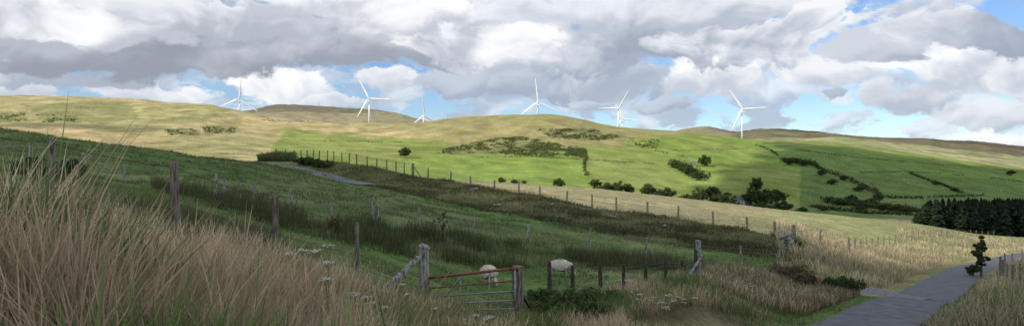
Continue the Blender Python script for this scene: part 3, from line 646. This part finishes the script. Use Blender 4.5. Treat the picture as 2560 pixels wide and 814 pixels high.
# ---------------------------------------------------------------- wind turbines
def turbine(hx,hy,lp,ang,d,yaw=0):
    Lb=lp/F*d;x=(hx-CX)/F*d;hz=ztop(hy,d);g=gz1(x,d+Lb*.06)
    T=link(bpy.data.objects.new('wind_turbine',None));T.location=(x,d,hz);T.rotation_euler=(0,0,yaw)
    mb=MB();k=Lb
    mb.tube((0,k*.07,min(g-hz,-k*.5)-3),(0,k*.07,-.025*k),k*.042,k*.026,16,0)
    mb.obj('tower',[white],True,T)
    mb=MB();mb.box((0,k*.08,0),k*.06,k*.17,k*.062);o=mb.obj('nacelle',[white],False,T)
    bv=o.modifiers.new('b','BEVEL');bv.width=k*.012;bv.segments=3
    mb=MB()
    for i in range(4):
        r=[.034,.032,.022,.012,.002];yy=[-.01,-.035,-.055,-.068,-.072]
        mb.tube((0,yy[i]*k,0),(0,yy[i+1]*k,0),r[i]*k,r[i+1]*k,12,0,False)
    mb.obj('hub',[white],True,T)
    for i in range(3):
        a_=math.radians(ang+120*i);V=[];Fc=[]
        st=[(.0,.034,.03),(.05,.04,.03),(.18,.095,.02),(.35,.078,.015),(.6,.055,.011),(.85,.038,.007),(.97,.024,.004),(1.0,.008,.002)]
        for (s,c,t) in st:
            tw=.35*(1-s)
            for j in range(8):
                q=j*math.pi/4;cx=math.cos(q)*c*.5+(c*.18 if s>.1 else 0);cy=math.sin(q)*t*.5
                V.append((k*(cx*math.cos(tw)-cy*math.sin(tw)),k*(cx*math.sin(tw)+cy*math.cos(tw))-.03*k,s*k))
        for r_ in range(len(st)-1):
            for j in range(8): Fc.append((r_*8+j,r_*8+(j+1)%8,r_*8+8+(j+1)%8,r_*8+8+j))
        me=mesh_np('blade',V,Fc,mat=white,smooth_=True);o=link(bpy.data.objects.new('blade_%d'%(i+1),me));o.parent=T;o.rotation_euler=(0,math.pi/2-a_,0)
turbine(598,247,55,85,1850,.15);turbine(922,246,56,118,1900,-.1);turbine(1060,290,54,96,2000,.5)
turbine(1345,255,61,97,1750,.1);turbine(1547,270,52,62,1900,.1);turbine(1556,297,43,115,2400,-.1);turbine(1856,272,59,124,1800,-.1)
turbine(797,276,28,92,3900,.4);turbine(1118,303,30,92,3500,.5)

# ---------------------------------------------------------------- farmhouse & barn
wallw=noise_mat('whitewash',(.6,.6,.57),(.75,.74,.7),1,.9);slate=noise_mat('slate',(.08,.085,.1),(.15,.16,.18),3,.6);glass=noise_mat('window_glass',(.02,.025,.03),(.05,.055,.06),2,.2);stw=noise_mat('stone_wall',(.2,.18,.15),(.4,.37,.32),2,.95)
def house(name,pxx,pyy,wd,dp,hh,rot,wm,dd=330):
    w,ok=hit([pxx],[pyy],dd);x,y,z=w[0];E=link(bpy.data.objects.new(name,None));E.location=(x,y,z);E.rotation_euler=(0,0,rot)
    mb=MB();mb.box((0,0,hh/2-1),wd,dp,hh+2)
    o=len(mb.v)
    for s in(-1,1):
        mb.v+=[Vector((s*wd/2,-dp/2,hh)),Vector((s*wd/2,dp/2,hh)),Vector((s*wd/2,0,hh+dp*.42))]
    mb.f+=[(o,o+1,o+2),(o+3,o+5,o+4)];mb.m+=[0,0];mb.obj('walls',[wm],False,E)
    mb=MB();ov=.35
    for s in(-1,1):
        o=len(mb.v);q=[(-wd/2-ov,s*(dp/2+ov),hh-.15),(wd/2+ov,s*(dp/2+ov),hh-.15),(wd/2+ov,0,hh+dp*.42+.12),(-wd/2-ov,0,hh+dp*.42+.12)]
        mb.v+=[Vector(t) for t in q]+[Vector(t)+Vector((0,0,.16)) for t in q]
        for f in((0,1,2,3),(4,5,6,7),(0,1,5,4),(1,2,6,5),(2,3,7,6),(3,0,4,7)): mb.f.append(tuple(o+i for i in f));mb.m.append(0)
    mb.obj('roof',[slate],False,E)
    mb=MB()
    for s in(-1,1): mb.box((s*(wd/2-.5),0,hh+dp*.42+.6),.8,.8,1.6)
    mb.obj('chimneys',[stw],False,E)
    mb=MB()
    for fx in(-.32,0,.32):
        for zz in ((1.3,3.6) if hh>4 else (1.3,)):
            if fx==0 and zz==1.3: mb.box((0,-dp/2-.01,1.0),1.0,.06,2.0)
            else: mb.box((fx*wd,-dp/2-.01,zz),.9,.06,1.1)
    mb.obj('windows_and_door',[glass],False,E)
house('farmhouse',1850,514,8,6,4.6,.2,wallw);house('farm_outbuilding',1866,515,5,5,3,.3,stw);house('stone_barn',1733,414,7,5,3,-.1,stw,400)

# ---------------------------------------------------------------- sheep
def wool_mat(blue):
    m,nt,b=newmat('fleece');N=nt.nodes;K=nt.links
    tc=N.new('ShaderNodeTexCoord');n=N.new('ShaderNodeTexNoise');n.inputs['Scale'].default_value=14;n.inputs['Detail'].default_value=5
    r=N.new('ShaderNodeValToRGB');r.color_ramp.elements[0].position=.3;r.color_ramp.elements[1].position=.7
    r.color_ramp.elements[0].color=(.38,.33,.25,1);r.color_ramp.elements[1].color=(.74,.68,.56,1)
    K.new(tc.outputs['Object'],n.inputs['Vector']);K.new(n.outputs['Fac'],r.inputs[0]);src=r.outputs[0]
    if blue:
        vd=N.new('ShaderNodeVectorMath');vd.operation='DISTANCE';vd.inputs[1].default_value=(.0,-.1,.84);K.new(tc.outputs['Object'],vd.inputs[0])
        mr=N.new('ShaderNodeMapRange');mr.inputs[1].default_value=.1;mr.inputs[2].default_value=.17;mr.inputs[3].default_value=.8;mr.inputs[4].default_value=0;K.new(vd.outputs['Value'],mr.inputs[0])
        mx=N.new('ShaderNodeMix');mx.data_type='RGBA';K.new(mr.outputs[0],mx.inputs[0]);K.new(src,mx.inputs[6]);mx.inputs[7].default_value=(.08,.3,.48,1);src=mx.outputs[2]
    K.new(src,b.inputs['Base Color']);bp=N.new('ShaderNodeBump');bp.inputs['Strength'].default_value=.8;bp.inputs['Distance'].default_value=.03;K.new(n.outputs['Fac'],bp.inputs['Height']);K.new(bp.outputs[0],b.inputs['Normal']);return m
facem=noise_mat('sheep_face',(.36,.32,.27),(.56,.52,.46),10);hoofm=noise_mat('dark_horn',(.02,.02,.02),(.05,.04,.04),10)
tex=bpy.data.textures.new('wool','CLOUDS');tex.noise_scale=.09
def skin(name,vs,es,rs,mat,parent,sub=2,disp=0):
    me=bpy.data.meshes.new(name);me.from_pydata(vs,es,[]);o=link(bpy.data.objects.new(name,me));o.parent=parent;me.materials.append(mat)
    s=o.modifiers.new('s','SKIN');s.use_smooth_shade=True
    for i,r in enumerate(rs): me.skin_vertices[0].data[i].radius=(r,r)
    me.skin_vertices[0].data[0].use_root=True
    u=o.modifiers.new('u','SUBSURF');u.levels=sub;u.render_levels=sub
    if disp:
        d=o.modifiers.new('d','DISPLACE');d.texture=tex;d.strength=disp;d.mid_level=.4
    return o
def sheep(pxx,d,yaw,blue,sc):
    E=link(bpy.data.objects.new('sheep',None));g=P(pxx,d);E.location=g;E.rotation_euler=(0,0,yaw);E.scale=(sc,)*3
    skin('fleece_body',[(-.34,0,.56),(-.05,0,.54),(.26,0,.56),(.44,0,.50),(.56,0,.36),(-.34,.13,.4),(-.34,-.13,.4),(.28,.13,.38),(.28,-.13,.38),(-.55,0,.56),(-.62,0,.40)],
      [(0,1),(1,2),(2,3),(3,4),(0,5),(0,6),(2,7),(2,8),(0,9),(9,10)],[.30,.34,.3,.2,.13,.15,.15,.13,.13,.09,.05],wool_mat(blue),E,3,.05)
    skin('head',[(.54,0,.36),(.62,0,.24),(.70,0,.12),(.74,0,.05)],[(0,1),(1,2),(2,3)],[.08,.095,.065,.045],facem,E)
    for s in(-1,1):
        skin('ear',[(.58,s*.07,.3),(.55,s*.18,.29)],[(0,1)],[.035,.02],facem,E,1)
        skin('eye',[(.64,s*.07,.22),(.65,s*.078,.21)],[(0,1)],[.014,.012],hoofm,E,1)
    k=0
    for (a_,kn,ft,s) in [((-.34,.4),(-.43,.22),(-.40,.04),1),((-.34,.4),(-.43,.22),(-.36,.04),-1),((.28,.4),(.29,.2),(.27,.04),1),((.28,.4),(.30,.2),(.33,.04),-1)]:
        k+=1;skin('leg_%d'%k,[(a_[0],s*.12,a_[1]),(kn[0],s*.125,kn[1]),(ft[0],s*.12,ft[1])],[(0,1),(1,2)],[.08,.042,.032],facem,E)
        skin('hoof_%d'%k,[(ft[0],s*.12,.05),(ft[0]+.02,s*.12,.0)],[(0,1)],[.033,.035],hoofm,E,1)
sheep(1222,25.8,math.radians(-62),False,.95);sheep(1402,27,math.radians(-20),True,.84)
q=[]
for poly,n in(([(1900,375),(2560,440),(2560,540),(2300,540),(2000,500),(1950,420)],150),([(700,345),(1000,360),(1400,400),(1400,455),(1000,430)],6),([(0,260),(600,290),(600,300),(0,300)],14),([(1500,330),(1850,350),(1850,365),(1600,360)],8),([(2300,385),(2560,395),(2560,410),(2300,400)],20)):
    a_=np.array(poly,float);r=rng.uniform(a_.min(0),a_.max(0),(n*4,2));q.append(r[inpoly(r[:,0],r[:,1],poly)][:n])
q=np.concatenate(q);w,ok=hit(q[:,0],q[:,1],400);w=w[ok];mb=MB()
for x,y,z in w:
    a_=random.uniform(0,6.28);dx,dy=math.cos(a_),math.sin(a_);c=Vector((x,y,z+.7));D=Vector((dx,dy,0))
    mb.tube(c-D*.6,c-D*.3,.18,.34,6,0);mb.tube(c-D*.3,c+D*.35,.34,.3,6,0,False);mb.tube(c+D*.35,c+D*.6,.3,.13,6,0);mb.tube(c+D*.55,c+D*.85-Vector((0,0,.4)),.11,.08,5,0)
    for s in(-.35,.35): mb.tube(c+D*s,c+D*s-Vector((0,0,.8)),.06,.04,4,0)
mb.obj('distant_sheep_flock',[noise_mat('far_fleece',(.5,.47,.4),(.66,.62,.55),2)])

# ---------------------------------------------------------------- sun, unseen puff slabs shaped to shade the fields
el=math.radians(33);hx_,hy_=-.80,-.60
S=Vector((hx_*math.cos(el),hy_*math.cos(el),math.sin(el)))
sl=bpy.data.lights.new('sun','SUN');sl.energy=4.3;sl.angle=math.radians(.53);sl.color=(1,.93,.82);so=link(bpy.data.objects.new('sun',sl));so.rotation_euler=S.to_track_quat('Z','Y').to_euler()
def caster_film(op):
    cm=noise_mat('shadow_caster_film',(.75,.75,.77),(.85,.85,.86),.01,1)
    nt=cm.node_tree;tr=nt.nodes.new('ShaderNodeBsdfTransparent');mxs=nt.nodes.new('ShaderNodeMixShader');mxs.inputs[0].default_value=op
    nt.links.new(tr.outputs[0],mxs.inputs[1]);nt.links.new(nt.nodes['Principled BSDF'].outputs[0],mxs.inputs[2]);nt.links.new(mxs.outputs[0],nt.nodes['Material Output'].inputs['Surface']);return cm
bm=bmesh.new();bmesh.ops.create_icosphere(bm,subdivisions=2,radius=1);IV=np.array([tuple(v.co) for v in bm.verts]);IF=np.array([[v.index for v in f.verts] for f in bm.faces]);bm.free()
def cloud(poly,sp,rad,alt,cm,flat=.35):  # unseen puffs moved sunward from a ground outline, added to cast its shadow
    a_=np.array(poly,float);gx,gy=np.meshgrid(np.arange(a_[:,0].min(),a_[:,0].max(),sp),np.arange(a_[:,1].min(),a_[:,1].max(),sp))
    gx=gx.ravel()+rng.uniform(-.3,.3,gx.size)*sp;gy=gy.ravel()+rng.uniform(-.3,.3,gy.size)*sp
    m=inpoly(gx,gy,poly);gx,gy=gx[m],gy[m];z=gz(gx,gy);t=(alt-z)/S.z
    C=np.stack([gx+S.x*t,gy+S.y*t,np.full(len(gx),alt)],1);r=rad*rng.uniform(.75,1.15,len(gx))
    V=(C[:,None,:]+IV[None]*r[:,None,None]*np.array([1,1,flat])).reshape(-1,3);Fq=(IF[None]+(np.arange(len(gx))*len(IV))[:,None,None]).reshape(-1,3)
    link(bpy.data.objects.new('cloud',mesh_np('cloud',V,Fq,mat=cm,smooth_=True)))
cloud([(-190,180),(-60,140),(-34,100),(-20,86),(-11,77),(-6,67),(2,60),(9,53),(16,47),(22,45),(32,50),(40,58),(55,66),(75,80),(130,110),(130,-70),(-190,-70)],7,7.5,350,caster_film(.33))
ip=[(1925,362),(1990,380),(1900,398),(1800,425),(1860,448),(1810,478),(1760,498),(1850,512)]
w,ok=hit([p[0] for p in ip],[p[1] for p in ip],330);pl=[(a[0],a[1]) for a in w]
pl+=[(pl[-1][0]+20,300),(120,235),(140,150),(400,100),(900,300),(1600,1100),(1300,1390),(900,1395),(700,1385),(560,1380)]
vf=caster_film(.8)
cloud(pl,34,34,900,vf)
for cx_,cy_,rx_,ry_ in ((-1000,2950,420,260),(1750,3000,900,220),(-620,900,150,60)):
    cloud([(cx_+rx_*math.cos(t*.52)*(1+.2*math.sin(t*3)),cy_+ry_*math.sin(t*.52)) for t in range(12)],60 if rx_>200 else 24,60 if rx_>200 else 20,1300,caster_film(.3))

# ---------------------------------------------------------------- world
W=bpy.data.worlds.new('World');scene.world=W;W.use_nodes=True;nt=W.node_tree;N=nt.nodes;K=nt.links
for n in list(N): N.remove(n)
out=N.new('ShaderNodeOutputWorld')
sky=N.new('ShaderNodeTexSky');sky.sky_type='NISHITA';sky.sun_disc=False;sky.sun_elevation=el;sky.sun_rotation=math.atan2(hx_,hy_)%(2*math.pi);sky.air_density=1.0;sky.dust_density=.0;sky.ozone_density=3
tn=N.new('ShaderNodeVectorMath');tn.operation='MULTIPLY';tn.inputs[1].default_value=(.78,.9,1.08);K.new(sky.outputs[0],tn.inputs[0])
bg1=N.new('ShaderNodeBackground');bg1.inputs[1].default_value=.12;K.new(tn.outputs[0],bg1.inputs[0])
tc=N.new('ShaderNodeTexCoord');sx=N.new('ShaderNodeSeparateXYZ');K.new(tc.outputs['Generated'],sx.inputs[0])
def M(op,a_,b_=None,c_=None,clamp=False):
    n=N.new('ShaderNodeMath');n.operation=op;n.use_clamp=clamp
    for i,v in enumerate((a_,b_,c_)):
        if v is None: continue
        if isinstance(v,(int,float)): n.inputs[i].default_value=v
        else: K.new(v,n.inputs[i])
    return n.outputs[0]
az=M('ARCTAN2',sx.outputs[0],sx.outputs[1])
hr=M('SQRT',M('ADD',M('MULTIPLY',sx.outputs[0],sx.outputs[0]),M('MULTIPLY',sx.outputs[1],sx.outputs[1])))
ev=M('DIVIDE',sx.outputs[2],M('MAXIMUM',hr,.05))
cb=N.new('ShaderNodeCombineXYZ');K.new(az,cb.inputs[0]);K.new(ev,cb.inputs[1])
def VM(op,a_,b_=None,c_=None,sc=None):
    n=N.new('ShaderNodeVectorMath');n.operation=op
    for i,v in enumerate((a_,b_,c_)):
        if v is None: continue
        if isinstance(v,tuple): n.inputs[i].default_value=v
        else: K.new(v,n.inputs[i])
    if sc is not None: n.inputs['Scale'].default_value=sc
    return n
def NZ(vec,scale,detail=5,rough=.55,off=(0,0,0),st=(1,1.45,1)):
    v=VM('MULTIPLY_ADD',vec,st,off);n=N.new('ShaderNodeTexNoise');n.noise_dimensions='2D';n.inputs['Scale'].default_value=scale;n.inputs['Detail'].default_value=detail;n.inputs['Roughness'].default_value=rough
    K.new(v.outputs[0],n.inputs['Vector']);return n
wn=NZ(cb.outputs[0],6,2,.5)
wv=VM('SUBTRACT',wn.outputs['Color'],(.5,.5,.5));wv2=VM('MULTIPLY',wv.outputs[0],(.10,.05,0))
pw0=VM('ADD',cb.outputs[0],wv2.outputs[0]).outputs[0]
wn3=NZ(cb.outputs[0],32,4,.6,(5,8,0));wv3=VM('MULTIPLY',VM('SUBTRACT',wn3.outputs['Color'],(.5,.5,.5)).outputs[0],(.026,.016,0))
pw=VM('ADD',pw0,wv3.outputs[0]).outputs[0]
e1=NZ(pw0,9,6,.5,(3.1,1.7,0)).outputs['Fac'];e2=NZ(pw0,9,6,.5,(3.1-.014,1.7+.036,0)).outputs['Fac']
f1=NZ(pw0,34,5,.5,(7.1,2.7,0)).outputs['Fac'];f2_=NZ(pw0,34,5,.5,(7.1-.006,2.7+.012,0)).outputs['Fac']
relief=M('ADD',M('MULTIPLY',M('SUBTRACT',e1,e2),1.9),M('MULTIPLY',M('SUBTRACT',f1,f2_),.55))
soft=NZ(pw0,4.5,3,.45,(9,4,0)).outputs['Fac']
rel=M('ADD',relief,M('MULTIPLY',M('SUBTRACT',soft,.5),1.3))
ed=NZ(pw0,14,9,.58,(6,2,0)).outputs['Fac']
ed2=NZ(pw0,34,7,.6,(16,2,0)).outputs['Fac']
edge=M('ADD',M('MULTIPLY',M('SUBTRACT',ed,.5),1.8),M('MULTIPLY',M('SUBTRACT',ed2,.5),.7))
def mixc_(f,a_,b_):
    n=N.new('ShaderNodeMix');n.data_type='RGBA'
    for i,v in((0,f),(6,a_),(7,b_)):
        if isinstance(v,tuple): n.inputs[i].default_value=(*v,1)
        elif isinstance(v,(int,float)): n.inputs[i].default_value=v
        else: K.new(v,n.inputs[i])
    return n.outputs[2]
def MR(v,a_,b_,c_=0,d_=1):
    n=N.new('ShaderNodeMapRange');n.interpolation_type='SMOOTHSTEP'
    K.new(v,n.inputs[0])
    for i,q in enumerate((a_,b_,c_,d_)): n.inputs[i+1].default_value=q
    return n.outputs[0]
gen=NZ(pw,4.5,8,.55,(1,2,0)).outputs['Fac']
cov=MR(gen,.42,.52)
low=MR(ev,.07,.16);cov=M('MULTIPLY',cov,low)
lo1=NZ(pw,13,8,.58,(2.3,7.1,0),(1,2.6,1)).outputs['Fac'];covl=M('MULTIPLY',MR(lo1,.43,.55),MR(ev,.2,.1))
ccol=mixc_(MR(rel,-.5,.5),(.42,.47,.56),(.9,.92,.95))
cl_=mixc_(MR(rel,-.35,.45),(.46,.53,.65),(.86,.9,.96));ccol=mixc_(MR(ev,.16,.09),ccol,cl_)
up=MR(ev,.3,.8);ccol=mixc_(up,ccol,(1.35,1.37,1.42))
mask=M('MAXIMUM',cov,M('MULTIPLY',covl,.85))
hz_=MR(ev,-.02,.06,.35,0);ccol=mixc_(hz_,ccol,(.6,.74,.9));mask=M('MAXIMUM',mask,hz_)
BL=[ # image pixel x, image pixel y, width, height, lit colour, base colour
(60,222,110,26,(.82,.86,.91),(.56,.61,.69)),(370,232,140,28,(.95,.96,.99),(.56,.63,.73)),(150,195,240,22,(.64,.68,.75),(.43,.48,.58)),
(720,222,155,50,(1.03,1.03,1.04),(.66,.71,.79)),(960,205,85,24,(.92,.94,.97),(.58,.64,.73)),(820,258,100,16,(.88,.91,.95),(.6,.66,.75)),
(1180,205,140,46,(.58,.64,.74),(.4,.46,.57)),(1400,212,140,42,(.58,.64,.74),(.38,.44,.55)),
(1560,208,130,46,(.66,.71,.79),(.43,.49,.59)),(1500,250,70,12,(.62,.69,.78),(.45,.51,.62)),(1670,264,70,16,(.6,.66,.76),(.41,.47,.59)),
(1790,192,165,54,(1.03,1.03,1.04),(.58,.63,.71)),(2080,245,42,14,(.5,.56,.66),(.36,.43,.54)),
(2080,185,140,48,(.92,.93,.96),(.5,.56,.66)),(2250,250,115,42,(.8,.83,.88),(.48,.54,.64)),(2430,275,115,50,(.85,.88,.93),(.5,.56,.66)),
(2500,345,120,26,(.98,.99,1.01),(.66,.72,.81)),(2400,165,185,66,(1.03,1.03,1.04),(.56,.61,.7)),(2540,180,85,74,(.95,.96,.99),(.53,.58,.67)),
(150,128,430,58,(.5,.53,.6),(.33,.355,.42)),(560,122,390,57,(.52,.55,.61),(.33,.355,.42)),(930,120,370,54,(.58,.61,.67),(.35,.38,.45)),
(1500,115,250,64,(.67,.71,.78),(.4,.45,.54)),(1690,95,250,66,(.55,.59,.67),(.37,.41,.5)),(1190,92,195,72,(1.02,1.02,1.04),(.54,.57,.65)),
(1930,98,270,70,(.96,.97,1.0),(.43,.48,.57)),(2190,115,130,46,(.66,.7,.77),(.42,.47,.57)),(2370,60,150,46,(.84,.86,.91),(.47,.52,.61)),(2530,75,90,60,(.54,.58,.66),(.37,.42,.52)),
(150,42,380,62,(1.0,1.01,1.03),(.55,.58,.65)),(600,50,330,54,(.88,.9,.94),(.48,.52,.59)),(960,28,290,60,(1.02,1.02,1.04),(.58,.61,.68)),(1500,15,260,54,(.87,.9,.96),(.53,.58,.67)),(1800,22,280,50,(.83,.86,.91),(.5,.55,.64)),(2040,40,80,44,(.95,.96,.98),(.54,.59,.67)),
]
for (bx,by,rx,ry,br,dk) in BL:
    a0=math.atan((bx-CX)/F);e0=(HY-by)/F*math.cos(a0);ra=rx/F*math.cos(a0)**2;re=ry/F*math.cos(a0)
    q=VM('MULTIPLY_ADD',pw,(1/ra,1/re,0),(-a0/ra,-e0/re,0)).outputs[0]
    ln_=VM('LENGTH',q).outputs['Value'];dd=M('ADD',ln_,edge);mk=MR(dd,1.2,.88)
    dt=VM('DOT_PRODUCT',q,(-.12,.5,0)).outputs['Value'];sh=MR(M('ADD',dt,rel),-.65,.5)
    cc=mixc_(sh,dk,br);ccol=mixc_(mk,ccol,cc);mask=M('MAXIMUM',mask,mk)
mask=M('MINIMUM',mask,.97)
bg2=N.new('ShaderNodeBackground');K.new(ccol,bg2.inputs[0]);bg2.inputs[1].default_value=1.0
mx=N.new('ShaderNodeMixShader');K.new(mask,mx.inputs[0]);K.new(bg1.outputs[0],mx.inputs[1]);K.new(bg2.outputs[0],mx.inputs[2]);K.new(mx.outputs[0],out.inputs[0])

# ---------------------------------------------------------------- camera
cd=bpy.data.cameras.new('camera');cd.sensor_width=36;cd.lens=36*F/2560;cd.clip_end=20000;cd.clip_start=.05
co=link(bpy.data.objects.new('camera',cd));co.location=(0,0,0);co.rotation_euler=(math.pi/2,0,0);scene.camera=co
print('done',len(bpy.data.objects))
